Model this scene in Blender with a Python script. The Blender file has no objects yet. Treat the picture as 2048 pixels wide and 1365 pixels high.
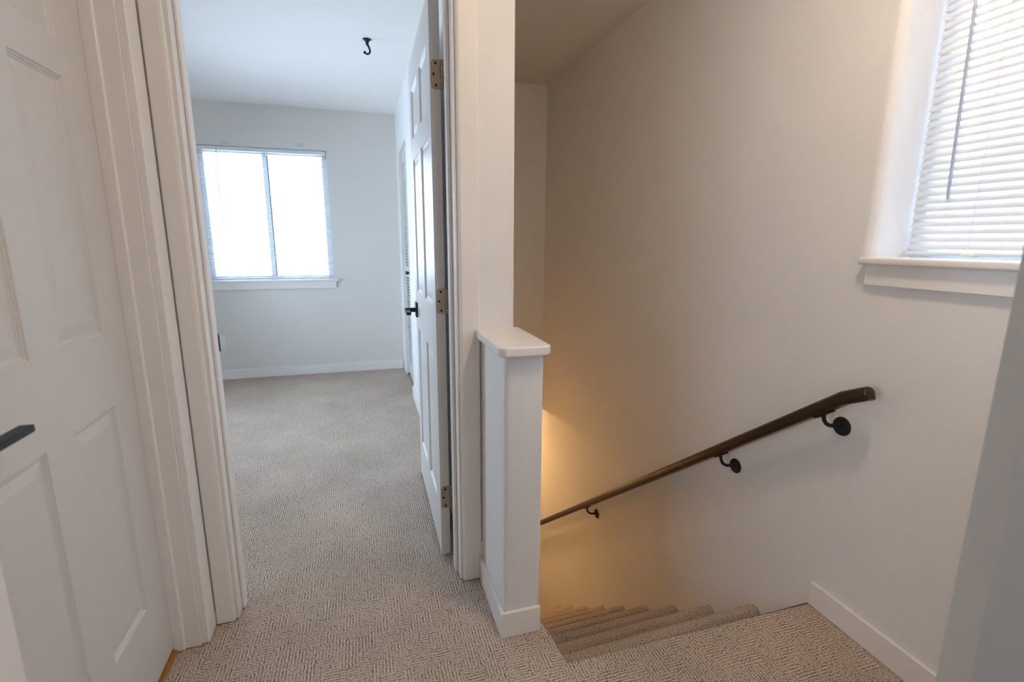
import bpy, bmesh, math, random
from mathutils import Vector, Matrix
random.seed(4)
scene = bpy.context.scene
C = scene.collection
PI = math.pi

# ------------------------------------------------------------------ camera
yaw, pitch, roll = 0.29126884, -0.19770862, 0.00488613
F_PX = 991.945
d = Vector((math.sin(yaw)*math.cos(pitch), math.cos(yaw)*math.cos(pitch), math.sin(pitch)))
rt = Vector((math.cos(yaw), -math.sin(yaw), 0)); up = rt.cross(d)
RX = math.cos(roll)*rt + math.sin(roll)*up
UY = -math.sin(roll)*rt + math.cos(roll)*up
cam = bpy.data.cameras.new('camera'); cam_o = bpy.data.objects.new('camera', cam); C.objects.link(cam_o)
cam.sensor_width = 36.0; cam.sensor_fit = 'HORIZONTAL'; cam.lens = F_PX*36.0/2048.0
cam.clip_start = 0.02; cam.clip_end = 200
cam.dof.use_dof = True; cam.dof.focus_distance = 2.3; cam.dof.aperture_fstop = 3.5
m = Matrix((( RX.x, UY.x, -d.x, 0), (RX.y, UY.y, -d.y, 0), (RX.z, UY.z, -d.z, 1.25), (0, 0, 0, 1)))
cam_o.matrix_world = m
scene.camera = cam_o

# ------------------------------------------------------------------ world, exposure
SKY_COL = (0.66, 0.80, 1.0); SKY_STR = 15.0
HALL_LAMP = 104.0; LOWER_LAMP = 135.0; STAIR_FILL = 19.0
EXPOSURE = 0.16
w = bpy.data.worlds.new('world'); scene.world = w; w.use_nodes = True
bg = w.node_tree.nodes['Background']; bg.inputs[0].default_value = (*SKY_COL, 1); bg.inputs[1].default_value = SKY_STR
scene.view_settings.view_transform = 'Standard'; scene.view_settings.look = 'None'
scene.view_settings.exposure = EXPOSURE; scene.view_settings.gamma = 1.0
scene.view_settings.use_curve_mapping = False
scene.cycles.max_bounces = 10; scene.cycles.diffuse_bounces = 7; scene.cycles.transparent_max_bounces = 24
scene.cycles.use_denoising = True
scene.cycles.use_adaptive_sampling = True; scene.cycles.adaptive_threshold = 0.02
scene.cycles.sample_clamp_indirect = 0.0

def portal(name, loc, rot, sx, sy):                    # guides sky sampling at each window opening, emits nothing
    l = bpy.data.lights.new(name, 'AREA'); l.shape = 'RECTANGLE'; l.size = sx; l.size_y = sy
    l.cycles.is_portal = True
    o = bpy.data.objects.new(name, l); C.objects.link(o); o.location = loc; o.rotation_euler = rot
    return o
portal('window_portal', (-0.78, 5.12, 1.47), (-PI/2, 0, 0), 1.06, 1.16)
portal('window_portal', (1.64, 0.69, 1.68), (0, PI/2, 0), 0.96, 0.92)
portal('window_portal', (-2.06, -0.30, 1.40), (0, -PI/2, 0), 1.02, 0.52)
portal('window_portal', (-2.14, 3.575, 1.05), (0, -PI/2, 0), 1.22, 1.37)
portal('window_portal', (0.97, -1.56, 1.45), (PI/2, 0, 0), 0.24, 0.72)

# ------------------------------------------------------------------ materials
def new_mat(name):
    mt = bpy.data.materials.new(name); mt.use_nodes = True
    nt = mt.node_tree; return mt, nt, nt.nodes['Principled BSDF']
def N(nt, t, **kw):
    n = nt.nodes.new(t)
    for k, v in kw.items():
        if k == 'inputs':
            for i, x in v.items(): n.inputs[i].default_value = x
        else: setattr(n, k, v)
    return n
def MATH(nt, op, a, b=None, clamp=False):
    n = nt.nodes.new('ShaderNodeMath'); n.operation = op; n.use_clamp = clamp
    for i, x in enumerate((a, b)):
        if x is None: continue
        if isinstance(x, (int, float)): n.inputs[i].default_value = x
        else: nt.links.new(x, n.inputs[i])
    return n.outputs[0]
def paint(name, col, rough, bump=0.0, scale=220.0, var=0.03, coat=0.0):
    mt, nt, b = new_mat(name)
    b.inputs['Roughness'].default_value = rough
    tc = N(nt, 'ShaderNodeTexCoord')
    big = N(nt, 'ShaderNodeTexNoise', inputs={'Scale': 2.2, 'Detail': 3.0}); nt.links.new(tc.outputs['Object'], big.inputs['Vector'])
    mx = N(nt, 'ShaderNodeMix', data_type='RGBA')
    mx.inputs['A'].default_value = (*[c*(1-var) for c in col], 1); mx.inputs['B'].default_value = (*[min(1, c*(1+var)) for c in col], 1)
    nt.links.new(big.outputs['Fac'], mx.inputs['Factor']); nt.links.new(mx.outputs['Result'], b.inputs['Base Color'])
    if bump:
        n = N(nt, 'ShaderNodeTexNoise', inputs={'Scale': scale, 'Detail': 2.0}); nt.links.new(tc.outputs['Object'], n.inputs['Vector'])
        bp = N(nt, 'ShaderNodeBump', inputs={'Strength': 1.0, 'Distance': bump}); nt.links.new(n.outputs['Fac'], bp.inputs['Height'])
        nt.links.new(bp.outputs['Normal'], b.inputs['Normal'])
    return mt
M = {}
M['wall'] = paint('wall_paint', (0.785, 0.77, 0.752), 0.62, 0.0011, 210)
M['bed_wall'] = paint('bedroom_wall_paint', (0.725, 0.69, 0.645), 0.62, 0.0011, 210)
M['bed_ceiling'] = paint('bedroom_ceiling_paint', (0.89, 0.865, 0.835), 0.75, 0.0010, 120)
M['ceiling'] = paint('ceiling_paint', (0.76, 0.745, 0.72), 0.75, 0.0010, 120)
M['trim'] = paint('trim_paint', (0.82, 0.785, 0.75), 0.33, 0.0002, 60, 0.015)
M['door'] = paint('door_paint', (0.65, 0.618, 0.585), 0.36, 0.00025, 140, 0.015)
M['vinyl'] = paint('white_vinyl', (0.80, 0.82, 0.85), 0.4, 0, 10, 0.01)
M['plastic'] = paint('outlet_plastic', (0.80, 0.80, 0.79), 0.3, 0, 10, 0.01)

def metal(name, col, rough, metallic=1.0):
    mt, nt, b = new_mat(name)
    b.inputs['Base Color'].default_value = (*col, 1); b.inputs['Metallic'].default_value = metallic
    n = N(nt, 'ShaderNodeTexNoise', inputs={'Scale': 90.0, 'Detail': 3.0})
    mr = N(nt, 'ShaderNodeMapRange', inputs={'To Min': rough*0.85, 'To Max': rough*1.15}); nt.links.new(n.outputs['Fac'], mr.inputs['Value'])
    nt.links.new(mr.outputs['Result'], b.inputs['Roughness'])
    return mt
M['black'] = metal('black_metal', (0.003, 0.003, 0.0035), 0.42, 0.0)
M['iron'] = metal('matte_black_iron', (0.004, 0.004, 0.004), 0.6, 0.0)
M['hinge'] = metal('satin_hinge_metal', (0.42, 0.34, 0.26), 0.42)
M['screw'] = metal('dark_screw', (0.05, 0.035, 0.025), 0.5)
M['darkmetal'] = metal('dark_strike_metal', (0.10, 0.08, 0.075), 0.45)
M['rubber'] = metal('dark_gasket', (0.02, 0.05, 0.08), 0.7, 0.0)
M['wand'] = metal('grey_wand_plastic', (0.42, 0.45, 0.55), 0.35, 0.0)

def wood(name, c1, c2, rough, sc, axis):
    mt, nt, b = new_mat(name)
    tc = N(nt, 'ShaderNodeTexCoord'); mp = N(nt, 'ShaderNodeMapping'); mp.inputs['Scale'].default_value = sc
    mp.inputs['Rotation'].default_value = axis
    nt.links.new(tc.outputs['Object'], mp.inputs['Vector'])
    n = N(nt, 'ShaderNodeTexNoise', inputs={'Scale': 6.0, 'Detail': 6.0, 'Roughness': 0.65}); nt.links.new(mp.outputs['Vector'], n.inputs['Vector'])
    r = N(nt, 'ShaderNodeValToRGB'); r.color_ramp.elements[0].position = 0.32; r.color_ramp.elements[0].color = (*c1, 1)
    r.color_ramp.elements[1].position = 0.72; r.color_ramp.elements[1].color = (*c2, 1)
    nt.links.new(n.outputs['Fac'], r.inputs['Fac']); nt.links.new(r.outputs['Color'], b.inputs['Base Color'])
    b.inputs['Roughness'].default_value = rough
    return mt
M['rail'] = wood('dark_stained_wood', (0.012, 0.0045, 0.002), (0.055, 0.020, 0.008), 0.28, (30, 2, 30), (math.atan(0.748), 0, 0))
M['oak'] = wood('honey_oak', (0.30, 0.13, 0.03), (0.50, 0.24, 0.06), 0.35, (40, 3, 40), (0, 0, 0))

# blind slat: white vinyl that lets some light through
mt, nt, b = new_mat('blind_vinyl'); M['slat'] = mt
b.inputs['Base Color'].default_value = (0.76, 0.78, 0.80, 1); b.inputs['Roughness'].default_value = 0.4
tl = N(nt, 'ShaderNodeBsdfTranslucent'); tl.inputs['Color'].default_value = (0.86, 0.88, 0.92, 1)
mx = N(nt, 'ShaderNodeMixShader', inputs={0: 0.10})
nt.links.new(b.outputs[0], mx.inputs[1]); nt.links.new(tl.outputs[0], mx.inputs[2])
nt.links.new(mx.outputs[0], nt.nodes['Material Output'].inputs[0])
# window glass: clear thin pane with reflections
def glass(name, tint):
    mt, nt, b = new_mat(name)
    tr = N(nt, 'ShaderNodeBsdfTransparent'); tr.inputs[0].default_value = (*tint, 1)
    gl = N(nt, 'ShaderNodeBsdfGlossy', inputs={'Roughness': 0.02})
    fr = N(nt, 'ShaderNodeFresnel', inputs={'IOR': 1.45})
    mx = N(nt, 'ShaderNodeMixShader')
    nt.links.new(fr.outputs[0], mx.inputs[0]); nt.links.new(tr.outputs[0], mx.inputs[1]); nt.links.new(gl.outputs[0], mx.inputs[2])
    nt.links.new(mx.outputs[0], nt.nodes['Material Output'].inputs[0])
    return mt
M['glass'] = glass('window_glass', (0.94, 0.97, 0.98))
M['tinted'] = glass('stair_window_glass', (0.93, 0.96, 0.98))
# lamp glass that glows
def glow(name, col, strength):
    mt, nt, b = new_mat(name)
    b.inputs['Base Color'].default_value = (0.9, 0.88, 0.84, 1)
    b.inputs['Emission Color'].default_value = (*col, 1); b.inputs['Emission Strength'].default_value = strength
    return mt
M['hall_glow'] = glow('hall_lamp_glass', (1.0, 0.78, 0.56), HALL_LAMP)
M['stair_fill_glow'] = glow('stair_fill_glass', (1.0, 0.46, 0.10), STAIR_FILL)
M['lower_glow'] = glow('lower_lamp_glass', (1.0, 0.60, 0.26), LOWER_LAMP)

# carpet: patches of looped ribs that change direction
mt, nt, b = new_mat('patterned_loop_carpet'); M['carpet'] = mt
b.inputs['Roughness'].default_value = 0.95
b.inputs['Specular IOR Level'].default_value = 0.15
tc = N(nt, 'ShaderNodeTexCoord'); sp = N(nt, 'ShaderNodeSeparateXYZ')
wob = N(nt, 'ShaderNodeTexNoise', inputs={'Scale': 75.0, 'Detail': 3.0}); nt.links.new(tc.outputs['Object'], wob.inputs['Vector'])
wsp = N(nt, 'ShaderNodeSeparateXYZ'); nt.links.new(wob.outputs['Color'], wsp.inputs[0])
nt.links.new(tc.outputs['Object'], sp.inputs[0])
wx = MATH(nt, 'MULTIPLY', MATH(nt, 'SUBTRACT', wsp.outputs[0], 0.5), 0.0095)
wy = MATH(nt, 'MULTIPLY', MATH(nt, 'SUBTRACT', wsp.outputs[1], 0.5), 0.0095)
cu = MATH(nt, 'ADD', sp.outputs[0], wx)
cv = MATH(nt, 'ADD', MATH(nt, 'ADD', sp.outputs[1], MATH(nt, 'MULTIPLY', sp.outputs[2], 0.55)), wy)
BX, BY, RIB = 0.068, 0.056, 0.0098
row = MATH(nt, 'FLOOR', MATH(nt, 'DIVIDE', cv, BY))
ush = MATH(nt, 'ADD', MATH(nt, 'DIVIDE', cu, BX), MATH(nt, 'MULTIPLY', row, 0.37))
col = MATH(nt, 'FLOOR', ush)
par = MATH(nt, 'MODULO', MATH(nt, 'ABSOLUTE', MATH(nt, 'ADD', row, col)), 2.0)
cid = N(nt, 'ShaderNodeCombineXYZ'); nt.links.new(col, cid.inputs[0]); nt.links.new(row, cid.inputs[1])
wn = N(nt, 'ShaderNodeTexWhiteNoise', noise_dimensions='2D'); nt.links.new(cid.outputs[0], wn.inputs['Vector'])
flip = MATH(nt, 'GREATER_THAN', wn.outputs['Value'], 0.80)
ori = MATH(nt, 'ABSOLUTE', MATH(nt, 'SUBTRACT', par, flip))
sx = MATH(nt, 'SINE', MATH(nt, 'MULTIPLY', cu, 2*PI/RIB))
sy = MATH(nt, 'SINE', MATH(nt, 'MULTIPLY', cv, 2*PI/RIB))
stripe = N(nt, 'ShaderNodeMix', data_type='FLOAT')
nt.links.new(ori, stripe.inputs[0]); nt.links.new(sy, stripe.inputs[2]); nt.links.new(sx, stripe.inputs[3])
st01 = MATH(nt, 'MULTIPLY_ADD', stripe.outputs[0], 0.5); nt.nodes[-1].inputs[2].default_value = 0.5
# loops run across: fine cells
lv = N(nt, 'ShaderNodeCombineXYZ'); nt.links.new(sp.outputs[0], lv.inputs[0])
nt.links.new(MATH(nt, 'ADD', sp.outputs[1], MATH(nt, 'MULTIPLY', sp.outputs[2], 0.55)), lv.inputs[1])
lsc = N(nt, 'ShaderNodeMapping'); lsc.inputs['Scale'].default_value = (150, 240, 1); nt.links.new(lv.outputs[0], lsc.inputs['Vector'])
vo = N(nt, 'ShaderNodeTexVoronoi', inputs={'Scale': 1.0}, voronoi_dimensions='2D'); nt.links.new(lsc.outputs['Vector'], vo.inputs['Vector'])
loop = MATH(nt, 'SUBTRACT', 1.0, MATH(nt, 'MULTIPLY', vo.outputs['Distance'], 1.25), True)
amp = N(nt, 'ShaderNodeTexNoise', inputs={'Scale': 26.0, 'Detail': 1.0}); nt.links.new(lv.outputs[0], amp.inputs['Vector'])
ampv = N(nt, 'ShaderNodeMapRange', inputs={'From Min': 0.35, 'From Max': 0.68, 'To Min': 0.30, 'To Max': 1.0}); nt.links.new(amp.outputs['Fac'], ampv.inputs['Value'])
sa = MATH(nt, 'MULTIPLY', MATH(nt, 'SUBTRACT', st01, 0.5), ampv.outputs['Result'])
hgt = MATH(nt, 'ADD', MATH(nt, 'MULTIPLY', sa, 0.60), MATH(nt, 'ADD', MATH(nt, 'MULTIPLY', loop, 0.52), 0.22))
ramp = N(nt, 'ShaderNodeValToRGB'); e = ramp.color_ramp.elements
e[0].position = 0.10; e[0].color = (0.20, 0.138, 0.096, 1)
e[1].position = 0.92; e[1].color = (0.80, 0.695, 0.60, 1)
k = ramp.color_ramp.elements.new(0.5); k.color = (0.55, 0.450, 0.368, 1)
nt.links.new(hgt, ramp.inputs['Fac'])
big = N(nt, 'ShaderNodeTexNoise', inputs={'Scale': 3.0, 'Detail': 3.0}); nt.links.new(lv.outputs[0], big.inputs['Vector'])
bm_ = N(nt, 'ShaderNodeMapRange', inputs={'From Min': 0.3, 'From Max': 0.7, 'To Min': 0.90, 'To Max': 1.10}); nt.links.new(big.outputs['Fac'], bm_.inputs['Value'])
vm = N(nt, 'ShaderNodeVectorMath', operation='SCALE'); nt.links.new(ramp.outputs['Color'], vm.inputs[0]); nt.links.new(bm_.outputs['Result'], vm.inputs['Scale'])
nt.links.new(vm.outputs[0], b.inputs['Base Color'])
bp = N(nt, 'ShaderNodeBump', inputs={'Strength': 0.9, 'Distance': 0.004}); nt.links.new(hgt, bp.inputs['Height'])
nt.links.new(bp.outputs['Normal'], b.inputs['Normal'])

# on the steps the ribs are pulled flat
mt = M['carpet'].copy(); mt.name = 'stair_carpet'; M['stair_carpet'] = mt
for n_ in mt.node_tree.nodes:
    if n_.bl_idname == 'ShaderNodeMath' and n_.operation == 'MULTIPLY' and abs(n_.inputs[1].default_value-0.60) < 1e-4 and n_.inputs[0].is_linked: n_.inputs[1].default_value = 0.22

# bedroom end wall: wall paint with two unpainted filler smudges above the window
def smudged(src):
    mt = M[src].copy(); mt.name = 'wall_paint_with_filler_marks'; nt = mt.node_tree; b = nt.nodes['Principled BSDF']
    old = b.inputs['Base Color'].links[0].from_socket
    tc = N(nt, 'ShaderNodeTexCoord'); nz = N(nt, 'ShaderNodeTexNoise', inputs={'Scale': 60.0, 'Detail': 3.0}); nt.links.new(tc.outputs['Object'], nz.inputs['Vector'])
    tot = None
    for (x, z, rx, rz) in ((-1.069, 2.057, 0.032, 0.016), (-0.473, 2.075, 0.040, 0.018)):
        mp = N(nt, 'ShaderNodeMapping'); mp.inputs['Location'].default_value = (-x/rx, 0, -z/rz); mp.inputs['Scale'].default_value = (1/rx, 0, 1/rz)
        nt.links.new(tc.outputs['Object'], mp.inputs['Vector'])
        ln = N(nt, 'ShaderNodeVectorMath', operation='LENGTH'); nt.links.new(mp.outputs[0], ln.inputs[0])
        v = MATH(nt, 'LESS_THAN', MATH(nt, 'ADD', ln.outputs['Value'], MATH(nt, 'MULTIPLY', MATH(nt, 'SUBTRACT', nz.outputs['Fac'], 0.5), 1.6)), 1.0)
        tot = v if tot is None else MATH(nt, 'MAXIMUM', tot, v)
    mx = N(nt, 'ShaderNodeMix', data_type='RGBA'); mx.inputs['B'].default_value = (0.56, 0.57, 0.58, 1)
    nt.links.new(MATH(nt, 'MULTIPLY', tot, 0.8), mx.inputs['Factor']); nt.links.new(old, mx.inputs['A']); nt.links.new(mx.outputs['Result'], b.inputs['Base Color'])
    return mt
M['wall_marks'] = smudged('bed_wall')

# ------------------------------------------------------------------ mesh helpers
def bx(bm, x0, x1, y0, y1, z0, z1, bev=0.0, seg=2):
    vs = [bm.verts.new(p) for p in ((x0,y0,z0),(x1,y0,z0),(x1,y1,z0),(x0,y1,z0),(x0,y0,z1),(x1,y0,z1),(x1,y1,z1),(x0,y1,z1))]
    fs = [bm.faces.new([vs[i] for i in q]) for q in ((3,2,1,0),(4,5,6,7),(0,1,5,4),(1,2,6,5),(2,3,7,6),(3,0,4,7))]
    if bev:
        es = list({e for f in fs for e in f.edges})
        bmesh.ops.bevel(bm, geom=es, offset=bev, segments=seg, profile=0.5, affect='EDGES')
    return vs
def prism(bm, poly, a0, a1, axis='z', shear=None):
    """extrude a 2D outline: axis z -> poly in (x,y); x -> (y,z); y -> (x,z)."""
    def P(p, a):
        if axis == 'z': return (p[0], p[1], a)
        if axis == 'x': return (a, p[0] + (shear(a) if shear else 0), p[1])
        return (p[0], a, p[1])
    A = [bm.verts.new(P(p, a0)) for p in poly]; B = [bm.verts.new(P(p, a1)) for p in poly]
    n = len(poly)
    f0 = bm.faces.new(list(reversed(A))); f1 = bm.faces.new(B)
    for i in range(n): bm.faces.new((A[i], A[(i+1) % n], B[(i+1) % n], B[i]))
    return f0, f1
def arc(cx, cy, r, a0, a1, n=6):
    return [(cx + r*math.cos(math.radians(a0 + (a1-a0)*i/n)), cy + r*math.sin(math.radians(a0 + (a1-a0)*i/n))) for i in range(n+1)]
def tube(bm, pts, rad, n=10, caps=True):
    pts = [Vector(p) for p in pts]; rings = []
    rads = rad if isinstance(rad, (list, tuple)) else [rad]*len(pts)
    ref = None
    for i, p in enumerate(pts):
        t = (pts[min(i+1, len(pts)-1)] - pts[max(i-1, 0)]).normalized()
        if ref is None: ref = Vector((0,0,1)) if abs(t.z) < 0.9 else Vector((1,0,0))
        a = ref - t*ref.dot(t); a.normalize(); b = t.cross(a); ref = a
        rings.append([bm.verts.new(p + rads[i]*(math.cos(2*PI*k/n)*a + math.sin(2*PI*k/n)*b)) for k in range(n)])
    for i in range(len(rings)-1):
        for k in range(n): bm.faces.new((rings[i][k], rings[i][(k+1) % n], rings[i+1][(k+1) % n], rings[i+1][k]))
    if caps: bm.faces.new(list(reversed(rings[0]))); bm.faces.new(rings[-1])
def lathe(bm, prof, origin, axis, n=24):
    """prof = [(radius, height)] spun about axis vector through origin."""
    ax = Vector(axis).normalized(); a = Vector((0,0,1)) if abs(ax.z) < 0.9 else Vector((1,0,0))
    a = (a - ax*a.dot(ax)).normalized(); b = ax.cross(a); o = Vector(origin); rings = []
    for r, h in prof:
        rings.append([bm.verts.new(o + ax*h + r*(math.cos(2*PI*k/n)*a + math.sin(2*PI*k/n)*b)) for k in range(n)])
    for i in range(len(rings)-1):
        for k in range(n): bm.faces.new((rings[i][k], rings[i][(k+1) % n], rings[i+1][(k+1) % n], rings[i+1][k]))
    bm.faces.new(list(reversed(rings[0]))); bm.faces.new(rings[-1])
def base_of(o):
    return o.matrix_basis.translation if o.parent is None else base_of(o.parent) + o.location
def obj(name, bm, mat, parent=None, smooth=False, local=False, origin=None):
    """one mesh object; vertices come in world coordinates unless local."""
    bmesh.ops.recalc_face_normals(bm, faces=bm.faces)
    me = bpy.data.meshes.new(name)
    off = Vector((0,0,0))
    if origin is not None: off = Vector(origin)
    elif parent is not None and not local: off = base_of(parent)
    if off.length: bmesh.ops.translate(bm, verts=bm.verts, vec=-off)
    bm.to_mesh(me); bm.free()
    me.materials.append(M[mat] if isinstance(mat, str) else mat)
    if smooth:
        for p in me.polygons: p.use_smooth = True
        me.set_sharp_from_angle(angle=math.radians(38))
    o = bpy.data.objects.new(name, me); C.objects.link(o)
    if parent is not None: o.parent = parent
    if origin is not None: o.location = off - (base_of(parent) if parent is not None else Vector((0,0,0)))
    return o
def struct(name, bm, mat, label, cat, smooth=False):
    o = obj(name, bm, mat, None, smooth); o['kind'] = 'structure'; o['label'] = label; o['category'] = cat; return o
def thing(name, label, cat, loc=(0,0,0), rotz=0.0, group=None, kind=None):
    o = bpy.data.objects.new(name, None); C.objects.link(o); o.empty_display_size = 0.05
    o.location = loc; o.rotation_euler = (0, 0, rotz); o['label'] = label; o['category'] = cat
    if group: o['group'] = group
    if kind: o['kind'] = kind
    return o
def B(): return bmesh.new()
def dup_part(src, parent, loc):
    c = src.copy(); C.objects.link(c); c.parent = parent; c.location = loc; return c

# ------------------------------------------------------------------ main dimensions
XR = 1.460            # face of the stair wall with the window
CEIL = 2.450
BCEIL = 2.385         # bedroom ceiling
YB = 4.950            # bedroom end wall
XB = 0.355            # bedroom right wall face
YF = 3.940            # end wall over the stairs
XS = 0.498            # stair side of the dividing wall
LOW = -2.772

# floors --------------------------------------------------------------
bm = B()
f0, f1 = prism(bm, [(-0.80,-1.40),(1.47,-1.40),(1.47,1.186),(0.514,1.158),(0.510,1.70),(-0.80,1.70)], -0.16, 0.0)
es = [e for e in f1.edges if min(v.co.y for v in e.verts) > 1.1 and max(v.co.y for v in e.verts) < 1.71 and min(v.co.x for v in e.verts) > 0.4]
es = [e for e in es if not all(abs(v.co.y-1.70) < 1e-4 for v in e.verts)]
bmesh.ops.bevel(bm, geom=es, offset=0.016, segments=4, profile=0.5, affect='EDGES')
bx(bm, -2.00, 0.50, 1.70, 5.00, -0.16, 0.0)
bx(bm, 0.50, 1.10, 4.04, 4.80, -0.16, 0.0)
struct('floor', bm, 'carpet', 'beige patterned loop carpet running from landing into bedroom', 'carpet', True)
bm = B(); bx(bm, 0.40, 1.62, 1.0, 5.7, LOW-0.1, LOW)
struct('floor_lower', bm, 'carpet', 'carpeted floor at the foot of the stairs', 'floor')

# ceilings --------------------------------------------------------------
bm = B(); bx(bm, -0.80, 1.70, -1.50, 1.70, CEIL, CEIL+0.1); bx(bm, 0.40, 1.70, 1.70, 4.06, CEIL, CEIL+0.1)
struct('ceiling', bm, 'ceiling', 'flat painted ceiling over landing and stairs', 'ceiling')
bm = B(); bx(bm, -2.05, 0.37, 1.745, 5.00, BCEIL, BCEIL+0.16)
struct('ceiling_bedroom', bm, 'bed_ceiling', 'white bedroom ceiling carrying a black hook', 'ceiling')
bm = B(); bx(bm, 0.40, 1.62, YF+0.10, 5.7, -0.20, -0.162)
struct('ceiling_lower', bm, 'ceiling', 'low ceiling beyond the foot of the stairs', 'ceiling')

# walls --------------------------------------------------------------
# right wall with the window opening
WY0, WY1, WZ0, WZ1 = 0.24, 1.134, 1.190, 2.160
bm = B()
bx(bm, XR, XR+0.17, -1.50, WY0, LOW-0.1, CEIL)
bx(bm, XR, XR+0.17, WY0, WY1+0.03, LOW-0.1, WZ0)
bx(bm, XR, XR+0.17, WY0, WY1+0.03, WZ1, CEIL)
# rounded plaster return at the far side of the window
r = 0.028
prism(bm, [(XR+0.17, WY1)] + [(XR+0.17, WY1+0.03), (XR, WY1+0.03)] + arc(XR+r, WY1+r, r, 180, 270, 6), WZ0, WZ1)
bx(bm, XR, XR+0.17, WY1+0.03, 5.7, LOW-0.1, CEIL)
struct('wall_right', bm, 'wall', 'off white stair wall with window and handrail', 'wall')
# end wall above the stairs
bm = B(); bx(bm, XS-0.02, XR+0.02, YF, YF+0.10, -0.20, CEIL)
struct('wall_stair_end', bm, 'wall', 'end wall above the stairs lit warm from below', 'wall')
# dividing wall between bedroom and stairs, with its end facing the landing
bm = B()
r = 0.010
poly = [(0.313,1.755),(0.313,1.637),(XS-r,1.637)] + arc(XS-r, 1.637+r, r, -90, 0, 4)[1:] + [(XS, 4.04),(XB+0.10, 4.04),(XB+0.10, 3.985),(XB, 3.985),(XB, 1.755)]
prism(bm, poly, 0.0, CEIL)
bx(bm, XB, XB+0.10, 3.985, 4.70, 2.00, CEIL)          # over the closet
bx(bm, XB, XB+0.10, 4.70, 5.00, 0.0, CEIL)             # beyond the closet
struct('wall_dividing', bm, 'wall', 'white dividing wall between bedroom door and stairs', 'wall', True)
bm = B(); bx(bm, 0.40, 0.511, 1.17, YF+0.1, LOW-0.1, -0.16); bx(bm, 0.40, 0.511, YF+0.1, 5.6, LOW-0.1, -0.20)
struct('wall_stair_left', bm, 'wall', 'left wall of the stairs below the half wall', 'wall')
bm = B(); bx(bm, 1.00, 1.04, 4.04, 4.80, 0, 2.3); bx(bm, 0.455, 1.00, 4.70, 4.80, 0, 2.3); bx(bm, 0.455, 1.04, 4.04, 4.80, 2.3, 2.34)
struct('wall_closet', bm, 'wall', 'inside walls of the bedroom closet', 'wall')
# doorway wall left of the bedroom door and over it
bm = B(); bx(bm, -2.05, -0.474, 1.653, 1.755, 0, CEIL); bx(bm, -0.474, 0.313, 1.640, 1.755, 2.075, CEIL)
struct('wall_doorway', bm, 'wall', 'wall around the bedroom doorway', 'wall')
# left wall with its door opening and an added opening for side room daylight
bm = B()
bx(bm, -0.66, -0.5435, 1.575, 1.653, 0, CEIL); bx(bm, -0.66, -0.5435, -1.50, 0.08, 0, CEIL); bx(bm, -0.66, -0.5435, 0.64, 0.815, 0, CEIL); bx(bm, -0.66, -0.5435, 0.08, 0.64, 2.05, CEIL); bx(bm, -0.66, -0.5435, 0.815, 1.575, 2.07, CEIL)
struct('wall_left', bm, 'wall', 'hall wall holding the closed panelled door', 'wall')
# bedroom walls
bm = B()
BX0, BX1, BZ0, BZ1 = -1.300, -0.258, 0.880, 2.040
bx(bm, -2.05, BX0, YB, YB+0.17, 0, CEIL); bx(bm, BX1, 0.46, YB, YB+0.17, 0, CEIL)
bx(bm, BX0, BX1, YB, YB+0.17, 0, BZ0); bx(bm, BX0, BX1, YB, YB+0.17, BZ1, CEIL)
struct('wall_bedroom_end', bm, 'wall_marks', 'bedroom wall around the bright window with two filler marks', 'wall')
bm = B(); bx(bm, -2.10, -1.95, 1.653, 2.90, 0, CEIL); bx(bm, -2.10, -1.95, 4.25, 5.12, 0, CEIL); bx(bm, -2.10, -1.95, 2.90, 4.25, 0, 0.45); bx(bm, -2.10, -1.95, 2.90, 4.25, 1.65, CEIL)
struct('wall_bedroom_left', bm, 'bed_wall', 'left wall of the bedroom', 'wall')
# walls behind the camera and below
bm = B()
bx(bm, -0.80, 0.86, -1.50, -1.40, 0, CEIL); bx(bm, 1.08, 1.62, -1.50, -1.40, 0, CEIL)
bx(bm, 0.86, 1.08, -1.50, -1.40, 0, 1.10); bx(bm, 0.86, 1.08, -1.50, -1.40, 1.80, CEIL)
struct('wall_rear', bm, 'wall', 'wall behind the landing with a narrow added window opening', 'wall')
bm = B(); bx(bm, 0.40, 1.46, 5.6, 5.7, LOW, -0.16)
struct('wall_lower_end', bm, 'wall', 'end wall of the lower hall past the stair foot', 'wall')
bm = B(); bx(bm, 0.40, 1.46, 1.0, 1.10, LOW, -0.16)
struct('wall_under_landing', bm, 'wall', 'wall under the landing behind the stairs', 'wall')
# rooms behind the left wall: one closed off, one added to send in daylight
bm = B(); bx(bm, -0.80, -0.76, 0.70, 1.65, 0, CEIL); bx(bm, -1.95, -0.66, 0.66, 0.70, 0, CEIL); bx(bm, -1.95, -0.66, -0.60, -0.56, 0, CEIL)
bx(bm, -1.95, -0.66, -0.56, 0.66, CEIL, CEIL+0.04)
bx(bm, -2.00, -1.95, -0.60, -0.55, 0, CEIL); bx(bm, -2.00, -1.95, -0.05, 0.70, 0, CEIL); bx(bm, -2.00, -1.95, -0.55, -0.05, 0, 0.90); bx(bm, -2.00, -1.95, -0.55, -0.05, 1.90, CEIL)
struct('wall_added_room', bm, 'wall', 'walls of the closed room and the added side room behind the hall wall', 'wall')
bm = B(); bx(bm, -2.00, -0.80, -0.60, 0.70, -0.10, 0.0)
struct('floor_added_room', bm, 'carpet', 'carpeted floor of the added side room', 'floor')

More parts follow.
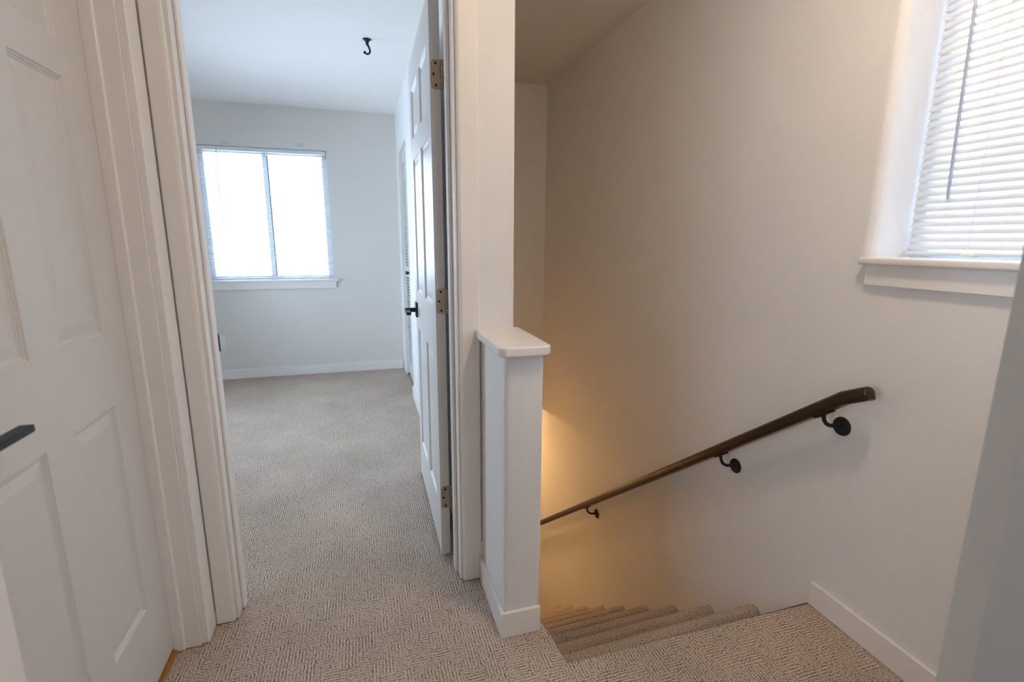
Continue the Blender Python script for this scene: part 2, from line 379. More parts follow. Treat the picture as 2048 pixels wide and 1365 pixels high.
# half wall at the head of the stairs
bm = B(); r = 0.016
prism(bm, [(0.378,1.637)] + arc(0.378+r, 1.334+r, r, 180, 270, 5) + arc(XS-0.007, 1.334+0.007, 0.007, 270, 360, 4) + [(XS,1.637)], 0.0, 0.928)
bmesh.ops.recalc_face_normals(bm, faces=bm.faces)
struct('wall_half', bm, 'wall', 'short white half wall standing at the stair head', 'half wall', True)
bm = B(); c = 0.018
prism(bm, [(0.357,1.636),(0.357,1.305+c),(0.357+c,1.305),(0.514-c,1.305),(0.514,1.305+c),(0.514,1.630),(0.499,1.645),(0.499,1.636)], 0.928, 0.957)
es = [e for e in bm.edges if abs(e.verts[0].co.z-e.verts[1].co.z) < 1e-5 and max(v.co.y for v in e.verts) < 1.64 and not all(v.co.y > 1.63 for v in e.verts)]
bmesh.ops.bevel(bm, geom=es, offset=0.006, segments=3, profile=0.6, affect='EDGES')
struct('trim_cap', bm, 'trim', 'white painted cap board with clipped corners on the half wall', 'cap board', True)

# ------------------------------------------------------------------ trim and jambs
TOP = 2.12
def trim(name, poly, z0, z1, label, mat='trim', bev=0.0012, cat='trim'):
    bm = B(); prism(bm, poly, z0, z1)
    bmesh.ops.recalc_face_normals(bm, faces=bm.faces)
    if bev:
        es = [e for e in bm.edges if abs(e.verts[0].co.z - e.verts[1].co.z) > 0.01]
        bmesh.ops.bevel(bm, geom=es, offset=bev, segments=2, profile=0.5, affect='EDGES')
    return struct(name, bm, mat, label, cat)
# left door: stop, jamb and casing
trim('trim_1', [(-0.617,1.574),(-0.617,1.5505),(-0.589,1.5505),(-0.586,1.553),(-0.586,1.574)], 0.004, 2.06, 'door stop strip against the closed left door')
trim('trim_2', [(-0.660,1.575),(-0.660,1.5581),(-0.5435,1.5581),(-0.5435,1.575)], 0.004, 2.06, 'jamb board facing the camera beside the left door')
trim('trim_3', [(-0.5434,1.637),(-0.5434,1.566),(-0.5255,1.566),(-0.5225,1.569),(-0.5225,1.637)], 0.004, TOP, 'flat casing board on the hall wall beside the left door')
# far-left casing of the left door and its head
trim('trim_4', [(-0.5434,0.824),(-0.5434,0.750),(-0.5225,0.750),(-0.5225,0.824)], 0.004, TOP, 'casing board on the camera side of the left door')
trim('trim_5', [(-0.660,0.832),(-0.660,0.815),(-0.5435,0.815),(-0.5435,0.832)], 0.004, 2.06, 'jamb board on the latch side of the left door')
bm = B(); bx(bm, -0.5434, -0.5225, 0.752, 1.635, 2.121, 2.185, 0.0015); bx(bm, -0.66, -0.5435, 0.832, 1.557, 2.05, 2.068)
struct('trim_6', bm, 'trim', 'head casing over the left door', 'trim')
# bedroom door, latch side
trim('trim_7', [(-0.5215,1.6525),(-0.5215,1.6425),(-0.5185,1.641),(-0.478,1.641),(-0.470,1.643),(-0.466,1.6465),(-0.466,1.6525)], 0.005, TOP, 'casing board on the latch side of the bedroom doorway')
trim('trim_8', [(-0.4735,1.770),(-0.4735,1.6535),(-0.456,1.6535),(-0.456,1.770)], 0.005, 2.07, 'jamb board on the latch side of the bedroom doorway')
trim('trim_9', [(-0.4555,1.735),(-0.4555,1.696),(-0.447,1.696),(-0.447,1.735)], 0.006, 2.065, 'door stop strip on the latch side of the bedroom doorway', bev=0.002)
# bedroom door, hinge side
trim('trim_10', [(0.371,1.6365),(0.371,1.624),(0.314,1.624),(0.307,1.626),(0.304,1.630),(0.304,1.6365)], 0.005, TOP, 'casing board between bedroom door and half wall')
trim('trim_11', [(0.312,1.752),(0.312,1.6375),(0.2946,1.6375),(0.2946,1.752)], 0.005, 2.07, 'jamb board carrying the bedroom door hinges')
trim('trim_12', [(0.294,1.722),(0.294,1.684),(0.2825,1.684),(0.2825,1.722)], 0.006, 2.065, 'door stop strip on the hinge side of the bedroom doorway', bev=0.002)
bm = B(); bx(bm, -0.5215, 0.365, 1.624, 1.6395, 2.121, 2.185, 0.0015); bx(bm, -0.456, 0.2946, 1.6535, 1.752, 2.05, 2.07)
struct('trim_13', bm, 'trim', 'head casing over the bedroom doorway', 'trim')
# caulk at the feet of the corner gaps
bm = B(); bx(bm, -0.545, -0.5228, 1.632, 1.6425, 0.004, 0.055)
struct('trim_14', bm, 'trim', 'paint filled foot of the gap between the left casings', 'trim')
bm = B(); bx(bm, 0.363, 0.379, 1.626, 1.6368, 0.004, 0.155)
struct('trim_16', bm, 'trim', 'paint filled foot of the gap beside the half wall', 'trim')
# oak strip under the left door
bm = B(); bx(bm, -0.700, -0.606, 0.833, 1.556, 0.0, 0.011, 0.002)
struct('trim_15', bm, 'oak', 'honey oak threshold strip under the closed left door', 'threshold')
# strike plate on the latch jamb
sp_ = thing('strike_plate', 'dark metal strike plate lip on the latch jamb', 'strike plate', (-0.4555, 1.745, 0.930))
bm = B(); bx(bm, -0.4557, -0.4535, 1.738, 1.769, 0.9030, 0.9580, 0.0008); obj('plate', bm, 'darkmetal', sp_)
bm = B(); bx(bm, -0.4545, -0.4435, 1.7352, 1.7385, 0.9040, 0.9570, 0.0008); obj('lip', bm, 'darkmetal', sp_)

# baseboards
def profile_base(x_wall, x_front, h): return [(x_wall,0.002),(x_front,0.002),(x_front,h-0.002),(x_front+(x_wall-x_front)*0.15,h),(x_wall,h)]
bm = B(); bx(bm, XR-0.0125, XR-0.0003, -1.38, 1.1725, 0.001, 0.086, 0.0012)
struct('baseboard_right', bm, 'trim', 'white baseboard along the landing under the window', 'baseboard')
bm = B(); prism(bm, [(0.3655,1.623),(0.3655,1.3215),(0.4965,1.3215),(0.4965,1.3335),(0.3775,1.3335),(0.3775,1.623)], 0.001, 0.088)
bmesh.ops.recalc_face_normals(bm, faces=bm.faces)
bmesh.ops.bevel(bm, geom=[e for e in bm.edges if all(v.co.z > 0.08 for v in e.verts)], offset=0.0012, segments=2, profile=0.5, affect='EDGES')
struct('baseboard_half_wall', bm, 'trim', 'white baseboard wrapping the foot of the half wall', 'baseboard')
bm = B(); bx(bm, -1.94, XB-0.0125, YB-0.0125, YB-0.0004, 0.001, 0.088, 0.0012)
struct('baseboard_bedroom_end', bm, 'trim', 'white baseboard under the bedroom window', 'baseboard')
bm = B(); bx(bm, XB-0.0125, XB-0.0004, 1.76, 3.975, 0.001, 0.088, 0.0012)
struct('baseboard_bedroom_right', bm, 'trim', 'white baseboard behind the open bedroom door', 'baseboard')

# ------------------------------------------------------------------ panelled doors (local: x along the door, y through it, z up)
T = 0.035
def rings(bm, u0, u1, z0, z1, side):
    prof = [(0,0),(0.0025,-0.0035),(0.0055,-0.0035),(0.0075,-0.0062),(0.0105,-0.0062),(0.0125,-0.0080),(0.016,-0.0080),(0.040,-0.0042),(0.0405,-0.0042)]
    loops = []
    for ins, dep in prof:
        y = side*(T/2 + dep)
        loops.append([bm.verts.new(p) for p in ((u0+ins,y,z0+ins),(u1-ins,y,z0+ins),(u1-ins,y,z1-ins),(u0+ins,y,z1-ins))])
    for a, b_ in zip(loops, loops[1:]):
        for k in range(4): bm.faces.new((a[k], a[(k+1) % 4], b_[(k+1) % 4], b_[k]))
    bm.faces.new(loops[-1])
def panel_door(root, us, zs, cols, rowsp, mat='door'):
    """us: u split lines, zs: z split lines; cols/rowsp: indices of the panel cells."""
    bm = B()
    for side in (-1, 1):
        y = side*T/2
        for i in range(len(us)-1):
            for j in range(len(zs)-1):
                if i in cols and j in rowsp: continue
                bm.faces.new([bm.verts.new(p) for p in ((us[i],y,zs[j]),(us[i+1],y,zs[j]),(us[i+1],y,zs[j+1]),(us[i],y,zs[j+1]))])
    a, b_, z0, z1 = us[0], us[-1], zs[0], zs[-1]
    for q in (((a,-T/2,z0),(a,T/2,z0),(a,T/2,z1),(a,-T/2,z1)), ((b_,-T/2,z0),(b_,T/2,z0),(b_,T/2,z1),(b_,-T/2,z1)),
              ((a,-T/2,z0),(b_,-T/2,z0),(b_,T/2,z0),(a,T/2,z0)), ((a,-T/2,z1),(b_,-T/2,z1),(b_,T/2,z1),(a,T/2,z1))):
        bm.faces.new([bm.verts.new(p) for p in q])
    bmesh.ops.remove_doubles(bm, verts=bm.verts, dist=1e-5)
    obj('door_frame', bm, mat, root, local=True)
    for i in cols:
        for j in rowsp:
            bm = B()
            for side in (-1, 1): rings(bm, us[i], us[i+1], zs[j], zs[j+1], side)
            obj('panel', bm, mat, root, local=True)
def lever(root, u, z, side, toward):
    """square rose, neck and flat lever; side = sign of local y, toward = sign along u"""
    y0 = side*T/2
    bm = B(); ya, yb = sorted((y0, y0+side*0.009)); bx(bm, u-0.033, u+0.033, ya, yb, z-0.033, z+0.039, 0.0015)
    rose = obj('lever_handle', bm, 'black', root, local=True)
    bm = B(); ya, yb = sorted((y0+side*0.008, y0+side*0.060)); bx(bm, u-0.011, u+0.011, ya, yb, z-0.009, z+0.011, 0.0015)
    obj('neck', bm, 'black', rose, local=True)
    bm = B(); ya, yb = sorted((y0+side*0.040, y0+side*0.062)); ua, ub = sorted((u-toward*0.012, u+toward*0.118)); bx(bm, ua, ub, ya, yb, z-0.008, z+0.005, 0.0012)
    obj('lever', bm, 'black', rose, local=True)
# closed door on the left (local x -> world +y, local -y -> world +x)
d1 = thing('door_1', 'closed white six panel door with black lever in left wall', 'door', (-0.617-T/2, 0.0, 0.0), PI/2, kind='structure')
panel_door(d1, [0.834,0.956,1.143,1.245,1.432,1.5555], [0.020,0.250,0.838,1.022,1.605,1.681,1.910,2.045], (1,3), (1,3,5))
lever(d1, 0.893, 0.933, -1, 1)
# open bedroom door (local x -> world +y, local +y -> world -x)
d2 = thing('door_2', 'open white six panel bedroom door with black lever and hinges', 'door', (0.2645, 1.790, 0.0), PI/2-0.0075, kind='structure')
panel_door(d2, [0.0,0.098,0.330,0.432,0.664,0.762], [0.016,0.222,0.828,1.010,1.620,1.708,1.916,2.045], (1,3), (1,3,5))
lever(d2, 0.700, 0.914, 1, -1)
def hinge(root, z):
    bm = B(); h = 0.0445; y0, y1, r = -0.0135+0.026-0.0005, -0.024, 0.012
    # leaf outline in (y,z): rounded on the room side
    pts = [(-0.020,-h)] + arc(y0-r, -h+r, r, -90, 0, 5) + arc(y0-r, h-r, r, 0, 90, 5) + [(-0.020,h)]
    A = [bm.verts.new((-0.0016, p[0], z+p[1])) for p in pts]; Bv = [bm.verts.new((0.001, p[0], z+p[1])) for p in pts]
    n = len(pts); bm.faces.new(A); bm.faces.new(list(reversed(Bv)))
    for i in range(n): bm.faces.new((A[i], A[(i+1) % n], Bv[(i+1) % n], Bv[i]))
    hg = obj('hinge', bm, 'hinge', root, local=True)
    bm = B()
    pts2 = [(-0.020,-h-0.001)] + arc(y0-r+0.0008, -h+r-0.001, r, -90, 0, 5) + arc(y0-r+0.0008, h-r+0.001, r, 0, 90, 5) + [(-0.020,h+0.001)]
    A = [bm.verts.new((-0.0004, p[0], z+p[1])) for p in pts2]; Bv = [bm.verts.new((0.001, p[0], z+p[1])) for p in pts2]
    bm.faces.new(A); bm.faces.new(list(reversed(Bv)))
    for i in range(n): bm.faces.new((A[i], A[(i+1) % n], Bv[(i+1) % n], Bv[i]))
    obj('recess', bm, 'screw', hg, local=True)
    for k in range(5):
        bm = B(); z0 = z-h+k*2*h/5
        lathe(bm, [(0.0052,0.0006),(0.0055,0.0012),(0.0055,2*h/5-0.0012),(0.0052,2*h/5-0.0006)], (-0.006,-0.0235,z0), (0,0,1), 14)
        obj('knuckle', bm, 'hinge', hg, True, local=True)
    for (py, pz) in ((-0.002,0.034),(0.005,0.0),(-0.003,-0.034)):
        bm = B(); lathe(bm, [(0.0042,0),(0.0042,0.0012),(0.0025,0.0004),(0.0005,0.0003)], (-0.0016,py,z+pz), (-1,0,0), 12)
        obj('screw', bm, 'screw', hg, True, local=True)
    bm = B(); bx(bm, -0.0035, 0.0, -0.0215, -0.0185, z-h, z+h); obj('leaf_bend', bm, 'hinge', hg, local=True)
for z in (1.795, 1.037, 0.263): hinge(d2, z)
# door standing open close to the camera on the right
d3 = thing('door_3', 'white door edge standing open at the right edge of frame', 'door', (0.702, 0.3555, 0.0), 0.0, kind='structure')
panel_door(d3, [0.0,0.105,0.300,0.402,0.597,0.705], [0.016,0.222,0.828,1.010,1.620,1.708,1.916,2.045], (1,3), (1,3,5))

# ------------------------------------------------------------------ staircase
RISE, RUN = 0.198, 0.2495
st = thing('staircase', 'carpeted staircase going down beside the half wall', 'stairs', (0.98, 1.17, LOW))
def shear(x): return -0.028*(1.46-x)/(1.46-0.512)
for i in range(1, 14):
    zt = -RISE*i; yn = 1.186 + RUN*i; yb = yn - RUN - 0.045
    # tread, crease, then the carpet rolled over the nose
    prof = [(yb, zt-RISE-0.018), (yb, zt-0.017), (yn-0.056, zt-0.017), (yn-0.052, zt-0.007), (yn-0.045, zt-0.001)] + list(reversed(arc(yn-0.027, zt-0.027, 0.027, -35, 105, 9))) + [(yn-0.030, zt-0.055), (yn-0.045, zt-0.062), (yn-0.045, zt-RISE-0.018)]
    bm = B(); prism(bm, prof, 0.5125, XR-0.001, 'x', shear)
    obj('step', bm, 'stair_carpet', st, True)
# under the landing: first riser
bm = B(); prism(bm, [(1.13,-0.21),(1.13,-0.10),(1.1395,-0.10),(1.1395,-0.21)], 0.5125, XR-0.001, 'x', shear)
obj('riser', bm, 'stair_carpet', st)

# ------------------------------------------------------------------ handrail
hr = thing('handrail', 'dark stained wooden handrail on black brackets along the stair wall', 'handrail', (1.385, 1.10, 0.78))
P0 = Vector((1.388,1.024,0.824)); P1 = Vector((1.388,1.098,0.788)); P2 = Vector((1.388,4.10,0.788-0.748*(4.10-1.098)))
# profile: (x across, n up)
prof = [(-0.016,-0.021),(0.016,-0.021),(0.017,-0.013),(0.021,-0.008)] + [(0.021*math.cos(math.radians(a)), 0.004+0.017*math.sin(math.radians(a))) for a in range(0, 181, 15)] + [(-0.021,-0.008),(-0.017,-0.013)]
def ring_at(bm, p, nrm, s=1.0): return [bm.verts.new(p + Vector((a*s,0,0)) + nrm*b_*s) for a, b_ in prof]
d0 = (P1-P0).normalized(); d1v = (P2-P1).normalized()
n0 = Vector((0,-d0.z,d0.y)); n1 = Vector((0,-d1v.z,d1v.y)); nm = (n0+n1).normalized(); nm /= nm.dot(n0)
def loft(bm, rs):
    n = len(prof)
    for a, b_ in zip(rs, rs[1:]):
        for k in range(n): bm.faces.new((a[k], a[(k+1) % n], b_[(k+1) % n], b_[k]))
    bm.faces.new(list(reversed(rs[0]))); bm.faces.new(rs[-1])
bm = B(); loft(bm, [ring_at(bm, P1, nm), ring_at(bm, P2, n1)]); obj('rail', bm, 'rail', hr, True)
bm = B(); loft(bm, [ring_at(bm, P0-d0*0.006, n0, 0.70), ring_at(bm, P0-d0*0.003, n0, 0.90), ring_at(bm, P0+d0*0.004, n0, 1.0), ring_at(bm, P1, nm)]); obj('rail_end', bm, 'rail', hr, True)
def bracket(y, z):
    zr = 0.788-0.748*(y+0.012-1.098) - 0.021*1.25
    bm = B(); lathe(bm, [(0.030,0.0),(0.031,0.002),(0.030,0.006),(0.022,0.009),(0.009,0.010)], (XR-0.0002,y,z), (-1,0,0), 28)
    br = obj('bracket', bm, 'iron', hr, True)
    pts = []; A = Vector((XR-0.008, y, z+0.006)); E = Vector((1.388, y+0.012, zr)); 
    c1 = Vector((1.415, y+0.004, z+0.000)); c2 = Vector((1.390, y+0.011, z+0.004))
    for k in range(13):
        t = k/12; pts.append(A*(1-t)**3 + c1*3*t*(1-t)**2 + c2*3*t*t*(1-t) + E*t**3)
    bm = B(); tube(bm, pts, 0.0065, 10); obj('arm', bm, 'iron', br, True)
    bm = B(); s = 0.748; n = math.sqrt(1+s*s)
    vs = bx(bm, -0.012, 0.012, -0.034, 0.034, -0.005, 0.001, 0.002)
    bmesh.ops.rotate(bm, verts=bm.verts, cent=(0,0,0), matrix=Matrix.Rotation(-math.atan(s), 3, 'X'))
    bmesh.ops.translate(bm, verts=bm.verts, vec=(1.388, y+0.012, zr))
    obj('saddle', bm, 'iron', br)
for y, z in ((1.1471,0.6703),(1.5869,0.3321),(2.8129,-0.5832)): bracket(y, z)
# small nail left in the wall under the rail
bm = B(); lathe(bm, [(0.0012,0.0),(0.0012,0.007),(0.0032,0.0072),(0.0034,0.0085)], (XR,1.3853,0.5545), (-1,0,0), 10)
o = obj('wall_anchor', bm, 'plastic', None, True, origin=(XR,1.3853,0.5545)); o['label'] = 'tiny white wall anchor below the middle of the handrail'; o['category'] = 'anchor'

# ------------------------------------------------------------------ window over the stairs
win = thing('window_1', 'bright stair window with white stool and apron', 'window', (1.60, 0.69, 1.19), kind='structure')
bm = B()
fx0, fx1 = 1.615, 1.660
bx(bm, fx0, fx1, WY0, WY0+0.05, WZ0, WZ1, 0.003); bx(bm, fx0, fx1, WY1-0.05, WY1, WZ0, WZ1, 0.003)
bx(bm, fx0, fx1, WY0+0.05, WY1-0.05, WZ0, WZ0+0.05, 0.003); bx(bm, fx0, fx1, WY0+0.05, WY1-0.05, WZ1-0.05, WZ1, 0.003)
obj('window_frame', bm, 'vinyl', win)
bm = B(); bx(bm, 1.638, 1.642, WY0+0.045, WY1-0.045, WZ0+0.045, WZ1-0.045); obj('pane', bm, 'tinted', win)
bm = B(); prism(bm, [(1.4255,1.150),(1.4255,0.20),(XR-0.0005,0.20),(XR-0.0005,WY0+0.002),(fx0,WY0+0.002),(fx0,WY1-0.002),(XR-0.0005,WY1-0.002),(XR-0.0005,1.150)], 1.1885, 1.2095)
bmesh.ops.recalc_face_normals(bm, faces=bm.faces)
bmesh.ops.bevel(bm, geom=[e for e in bm.edges if all(v.co.x < 1.43 for v in e.verts) or all(v.co.y > 1.149 for v in e.verts)], offset=0.006, segments=3, profile=0.5, affect='EDGES')
obj('stool', bm, 'trim', win, True)
bm = B(); bx(bm, 1.4450, XR-0.0004, 0.225, 1.134, 1.1285, 1.1885, 0.001); obj('apron', bm, 'trim', win)

def curved_slat(bm, L0, L1, wdt, tilt, along):
    """slat centred on the origin; tilt about its length; along 'x' or 'y'"""
    n = 4; rows = []
    for k in range(n+1):
        s = (k/n-0.5); a = s*wdt; c_ = 0.0022*(1-(2*s)**2)
        p, q = a*math.cos(tilt) - c_*math.sin(tilt), a*math.sin(tilt) + c_*math.cos(tilt)
        rows.append((p, q))
    th = 0.0005
    def V(l, p, q): return bm.verts.new((l, p, q) if along == 'x' else (p, l, q))
    top = [[V(l, p, q) for (p, q) in rows] for l in (L0, L1)]
    nx, ny = -math.sin(tilt), math.cos(tilt)
    bot = [[V(l, p-nx*th, q-ny*th) for (p, q) in rows] for l in (L0, L1)]
    for k in range(n):
        bm.faces.new((top[0][k], top[0][k+1], top[1][k+1], top[1][k])); bm.faces.new((bot[0][k], bot[1][k], bot[1][k+1], bot[0][k+1]))
    for e_ in (0, n): bm.faces.new((top[0][e_], top[1][e_], bot[1][e_], bot[0][e_]))
    for l in (0, 1): bm.faces.new(top[l] + list(reversed(bot[l])))
# stair window blind
bl = thing('window_blind', 'half closed white mini blind in the stair window', 'blind', (1.590, 0.69, 1.21))
XBL = 1.592; y0, y1 = 0.262, 1.122
bm = B(); bx(bm, XBL-0.013, XBL+0.013, y0, y1, 2.125, 2.155, 0.002); obj('head_rail', bm, 'vinyl', bl)
bm = B(); bx(bm, XBL-0.012, XBL+0.012, y0, y1-0.004, 1.2165, 1.2265, 0.003); obj('bottom_rail', bm, 'slat', bl)
bm = B(); curved_slat(bm, (y0-y1)/2, (y1-y0)/2, 0.0255, math.radians(64), 'y')
z = 1.2455; first = obj('slat', bm, 'slat', bl, True, local=True); first.location = Vector((XBL, (y0+y1)/2, z)) - Vector(bl.location)
first.data.materials[0] = M['slat']
z += 0.0215
while z < 2.12:
    dup_part(first, bl, Vector((XBL, (y0+y1)/2, z)) - Vector(bl.location)); z += 0.0215
for yc in (0.958, 0.42):
    for dx in (-0.0145, 0.0145):
        bm = B(); tube(bm, [(XBL+dx, yc, 1.222), (XBL+dx, yc, 2.13)], 0.0007, 6); obj('ladder_cord', bm, 'vinyl', bl)
    bm = B(); bx(bm, XBL-0.016, XBL+0.010, yc-0.016, yc+0.016, 1.2145, 1.2245, 0.003); obj('rail_clip', bm, 'plastic', bl)
bm = B(); tube(bm, [(XBL-0.030, 1.018, 1.372), (XBL-0.030, 1.020, 1.40), (XBL-0.020, 1.045, 2.135)], 0.0040, 6); obj('tilt_wand', bm, 'wand', bl)

# ------------------------------------------------------------------ bedroom window
bw = thing('window_2', 'bedroom sliding window with white stool and apron', 'window', (-0.78, 5.0, 0.88), kind='structure')
f0_, f1_ = YB+0.085, YB+0.140
bm = B()
bx(bm, BX0, BX0+0.045, f0_, f1_, BZ0, BZ1, 0.003); bx(bm, BX1-0.045, BX1, f0_, f1_, BZ0, BZ1, 0.003)
bx(bm, BX0+0.045, BX1-0.045, f0_, f1_, BZ0, BZ0+0.05, 0.003); bx(bm, BX0+0.045, BX1-0.045, f0_, f1_, BZ1-0.045, BZ1, 0.003)
obj('window_frame', bm, 'vinyl', bw)
bm = B(); bx(bm, -0.800, -0.762, f0_+0.006, f1_-0.006, BZ0+0.05, BZ1-0.045, 0.003); obj('meeting_stile', bm, 'vinyl', bw)
bm = B(); bx(bm, -0.7615, -0.754, f0_+0.010, f1_-0.02, BZ0+0.055, BZ1-0.05); obj('gasket', bm, 'rubber', bw)
bm = B(); bx(bm, BX0+0.04, -0.79, f0_+0.030, f0_+0.034, BZ0+0.045, BZ1-0.04); obj('pane', bm, 'glass', bw)
bm = B(); bx(bm, -0.77, BX1-0.04, f0_+0.020, f0_+0.024, BZ0+0.045, BZ1-0.04); obj('pane', bm, 'glass', bw)
bm = B(); bx(bm, BX1-0.049, BX1-0.045, f0_+0.004, f0_+0.016, BZ0+0.06, BZ1-0.06); obj('gasket', bm, 'rubber', bw)
bm = B(); prism(bm, [(BX0-0.040,YB-0.026),(BX1+0.040,YB-0.026),(BX1+0.040,YB-0.0005),(BX1-0.001,YB-0.0005),(BX1-0.001,f0_),(BX0+0.001,f0_),(BX0+0.001,YB-0.0005),(BX0-0.040,YB-0.0005)], 0.881, 0.902)
bmesh.ops.recalc_face_normals(bm, faces=bm.faces)
bmesh.ops.bevel(bm, geom=[e for e in bm.edges if all(v.co.y < YB-0.02 for v in e.verts)], offset=0.004, segments=2, profile=0.5, affect='EDGES')
obj('stool', bm, 'trim', bw, True)
bm = B(); bx(bm, BX0-0.018, BX1+0.018, YB-0.016, YB-0.0004, 0.818, 0.881, 0.001); obj('apron', bm, 'trim', bw)
bb = thing('window_blind', 'open white mini blind across the bedroom window', 'blind', (-0.78, YB+0.05, 0.90))
YBL = YB+0.050; x0, x1 = BX0+0.008, BX1-0.008
bm = B(); bx(bm, x0, x1, YBL-0.013, YBL+0.013, 2.004, 2.034, 0.002); obj('head_rail', bm, 'vinyl', bb)
bm = B(); bx(bm, x0, x1, YBL-0.012, YBL+0.012, 0.9075, 0.9185, 0.003); obj('bottom_rail', bm, 'vinyl', bb)
bm = B(); curved_slat(bm, (x0-x1)/2, (x1-x0)/2, 0.0255, math.radians(14), 'x')
z = 0.935; first = obj('slat', bm, 'slat', bb, True, local=True); first.location = Vector(((x0+x1)/2, YBL, z)) - Vector(bb.location)
z += 0.0215
while z < 2.0:
    dup_part(first, bb, Vector(((x0+x1)/2, YBL, z)) - Vector(bb.location)); z += 0.0215
for xc in (-1.21, -0.78, -0.35):
    for dy in (-0.0145, 0.0145):
        bm = B(); tube(bm, [(xc, YBL+dy, 0.91), (xc, YBL+dy, 2.01)], 0.0008, 6); obj('ladder_cord', bm, 'vinyl', bb)
bm = B(); tube(bm, [(-1.153, YBL-0.022, 1.335), (-1.138, YBL-0.022, 2.01)], 0.0035, 6); obj('tilt_wand', bm, 'wand', bb)

# unseen window added to throw daylight on the lower right wall
rw = thing('fill_window_side', 'added unseen window sending daylight through the side room', 'window', (-1.97, -0.37, 1.2), kind='structure')
bm = B()
bx(bm, -1.99, -1.955, -0.55, -0.525, 0.90, 1.90, 0.003); bx(bm, -1.99, -1.955, -0.075, -0.05, 0.90, 1.90, 0.003)
bx(bm, -1.99, -1.955, -0.525, -0.075, 0.90, 0.925, 0.003); bx(bm, -1.99, -1.955, -0.525, -0.075, 1.875, 1.90, 0.003)
obj('window_frame', bm, 'vinyl', rw)
bm = B(); bx(bm, -1.974, -1.970, -0.528, -0.072, 0.922, 1.878); obj('pane', bm, 'glass', rw)
# unseen narrow window added behind the camera to brighten the half wall front
rw = thing('fill_window_rear', 'added unseen narrow window lighting the landing from behind', 'window', (0.97, -1.45, 1.1), kind='structure')
bm = B()
bx(bm, 0.86, 0.88, -1.48, -1.43, 1.10, 1.80, 0.003); bx(bm, 1.06, 1.08, -1.48, -1.43, 1.10, 1.80, 0.003)
bx(bm, 0.88, 1.06, -1.48, -1.43, 1.10, 1.12, 0.003); bx(bm, 0.88, 1.06, -1.48, -1.43, 1.78, 1.80, 0.003)
obj('window_frame', bm, 'vinyl', rw)
bm = B(); bx(bm, 0.877, 1.063, -1.457, -1.453, 1.117, 1.783); obj('pane', bm, 'glass', rw)
# unseen second window added in the left wall to brighten the bedroom
rw = thing('fill_window_bedroom', 'added unseen wide window brightening the bedroom from its left wall', 'window', (-2.02, 3.575, 0.35), kind='structure')
bm = B()
bx(bm, -2.08, -2.03, 2.90, 2.95, 0.45, 1.65, 0.003); bx(bm, -2.08, -2.03, 4.20, 4.25, 0.45, 1.65, 0.003); bx(bm, -2.08, -2.03, 3.55, 3.60, 0.50, 1.60, 0.003)
bx(bm, -2.08, -2.03, 2.95, 4.20, 0.45, 0.50, 0.003); bx(bm, -2.08, -2.03, 2.95, 4.20, 1.60, 1.65, 0.003)
obj('window_frame', bm, 'vinyl', rw)
for ya, yb in ((2.945,3.555),(3.595,4.205)):
    bm = B(); bx(bm, -2.057, -2.053, ya, yb, 0.495, 1.605); obj('pane', bm, 'glass', rw)

# ------------------------------------------------------------------ closet bifold door
cd = thing('door_4', 'white louvred bifold closet door beside the bedroom window', 'door', (0.395, 4.34, 0.0), kind='structure')
XD0, XD1 = 0.381, 0.409
pitch_l = 0.026; slat_src = None
for (ya, yb) in ((3.990,4.3405),(4.3455,4.696)):
    lf = B()
    for (a, c_) in ((ya, ya+0.045), (yb-0.045, yb)): bx(lf, XD0, XD1, a, c_, 0.022, 1.990, 0.0015)
    for (za, zb) in ((0.022,0.14),(0.94,1.03),(1.90,1.990)): bx(lf, XD0, XD1, ya+0.045, yb-0.045, za, zb, 0.001)
    leaf = obj('leaf', lf, 'door', cd)
    for (za, zb) in ((0.14,0.94),(1.03,1.90)):
        z = za+0.014
        while z < zb-0.008:
            if slat_src is None:
                bm = B(); bx(bm, -0.019, 0.019, -0.1303, 0.1303, -0.003, 0.003)
                bmesh.ops.rotate(bm, verts=bm.verts, cent=(0,0,0), matrix=Matrix.Rotation(math.radians(42), 3, 'Y'))
                slat_src = obj('louvre', bm, 'door', leaf, local=True); s_ = slat_src
            else:
                s_ = slat_src.copy(); C.objects.link(s_); s_.parent = leaf
            s_.location = Vector((0.395, (ya+yb)/2, z)) - Vector(cd.location)
            z += pitch_l
    bm = B(); lathe(bm, [(0.006,0.0),(0.006,0.008),(0.013,0.013),(0.015,0.020),(0.011,0.026),(0.004,0.028)], (XD0, (4.31 if ya < 4.2 else 4.376), 0.985), (-1,0,0), 16)
    obj('knob', bm, 'black', leaf, True)
bm = B(); bx(bm, 0.372, 0.412, 4.655, 4.6985, 0.0005, 0.012, 0.001); lathe(bm, [(0.006,0.0),(0.006,0.018)], (0.395,4.672,0.010), (0,0,1), 10)
obj('floor_pivot', bm, 'black', cd)
bm = B(); bx(bm, 0.380, 0.410, 3.99, 4.695, 1.992, 1.9995); obj('track', bm, 'vinyl', cd)

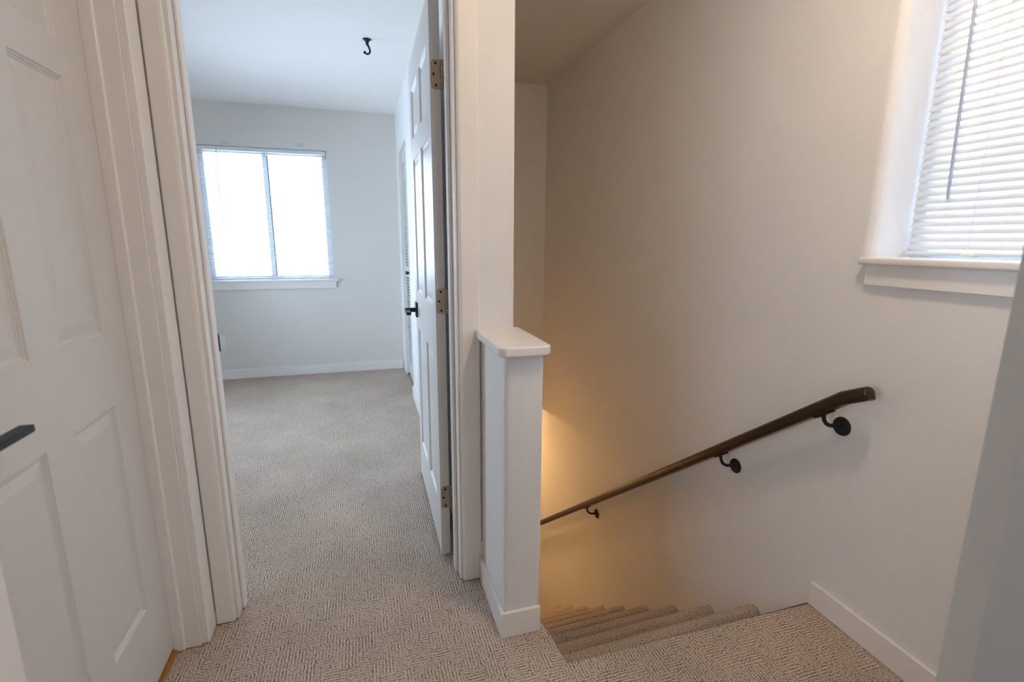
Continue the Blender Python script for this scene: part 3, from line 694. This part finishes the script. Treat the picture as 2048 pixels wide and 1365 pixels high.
# ------------------------------------------------------------------ hook in the bedroom ceiling
hx, hy = 0.093, 3.235
hk = thing('ceiling_hook', 'black plant hook screwed into the bedroom ceiling', 'hook', (hx, hy, BCEIL))
bm = B(); lathe(bm, [(0.024,0.0),(0.024,0.003),(0.014,0.010),(0.009,0.018),(0.008,0.030),(0.005,0.034)], (hx,hy,BCEIL), (0,0,-1), 20); obj('flange', bm, 'black', hk, True)
pts = [(hx+0.002,hy,BCEIL-0.028),(hx+0.008,hy,BCEIL-0.040)]
for k in range(0, 13):
    a = math.radians(35 - 200*k/12); pts.append((hx-0.002+0.0165*math.cos(a), hy, BCEIL-0.060+0.0185*math.sin(a)-0.000))
rad = [0.0065]*2 + [0.0055]*10 + [0.0065, 0.0095, 0.0040]
bm = B(); tube(bm, pts, rad, 10); obj('hook', bm, 'black', hk, True)

# ------------------------------------------------------------------ outlet on the bedroom end wall
ou = thing('wall_outlet', 'white duplex outlet on bedroom wall below the window', 'outlet', (-1.2560, YB, 0.348))
bm = B(); bx(bm, -1.2930, -1.2220, YB-0.006, YB-0.0003, 0.290, 0.406, 0.002); obj('cover_plate', bm, 'plastic', ou)
for zc in (0.368, 0.328):
    bm = B(); bx(bm, -1.2740, -1.2410, YB-0.0085, YB-0.0055, zc-0.017, zc+0.017, 0.001); rc = obj('receptacle', bm, 'plastic', ou)
    for (dx, w_, zz, h_) in ((-0.007,0.0016,0.004,0.007),(0.006,0.0016,0.004,0.006),(0.0,0.0035,-0.009,0.0045)):
        bm = B(); bx(bm, -1.2575+dx-w_/2, -1.2575+dx+w_/2+0.0005, YB-0.0090, YB-0.0080, zc+zz-h_/2, zc+zz+h_/2); obj('slot', bm, 'screw', rc)

# ------------------------------------------------------------------ lamps
hl = thing('ceiling_lamp', 'round flush ceiling lamp above the landing', 'lamp', (0.83, 0.66, CEIL))
bm = B(); lathe(bm, [(0.105,0.0),(0.105,0.018),(0.098,0.024)], (0.83,0.66,CEIL), (0,0,-1), 32); obj('lamp_base', bm, 'vinyl', hl, True)
bm = B(); lathe(bm, [(0.092,0.022),(0.086,0.050),(0.066,0.075),(0.036,0.090),(0.004,0.094)], (0.83,0.66,CEIL), (0,0,-1), 32); obj('lamp_glass', bm, 'hall_glow', hl, True)
ll = thing('ceiling_lamp', 'round ceiling lamp in the lower hall past the stair foot', 'lamp', (0.96, 4.34, -0.20))
bm = B(); lathe(bm, [(0.085,0.0),(0.085,0.012),(0.080,0.016)], (0.96,4.34,-0.20), (0,0,-1), 28); obj('lamp_base', bm, 'vinyl', ll, True)
bm = B(); lathe(bm, [(0.074,0.015),(0.066,0.040),(0.042,0.058),(0.004,0.064)], (0.96,4.34,-0.20), (0,0,-1), 28); obj('lamp_glass', bm, 'lower_glow', ll, True)
sc = thing('stair_fill_sconce', 'added unseen sconce warming the stair end wall', 'lamp', (0.511, 3.48, -0.35))  # hidden sconce added to warm the walls above the stairs
bm = B(); lathe(bm, [(0.045,0.0),(0.045,0.008),(0.030,0.016),(0.012,0.022),(0.012,0.050)], (0.511,3.48,-0.42), (1,0,0), 20); obj('lamp_base', bm, 'vinyl', sc, True)
bm = B(); lathe(bm, [(0.018,-0.075),(0.038,-0.060),(0.050,-0.030),(0.052,0.0),(0.046,0.028),(0.028,0.046),(0.005,0.052)], (0.575,3.48,-0.35), (0,0,1), 20); obj('lamp_glass', bm, 'stair_fill_glow', sc, True)
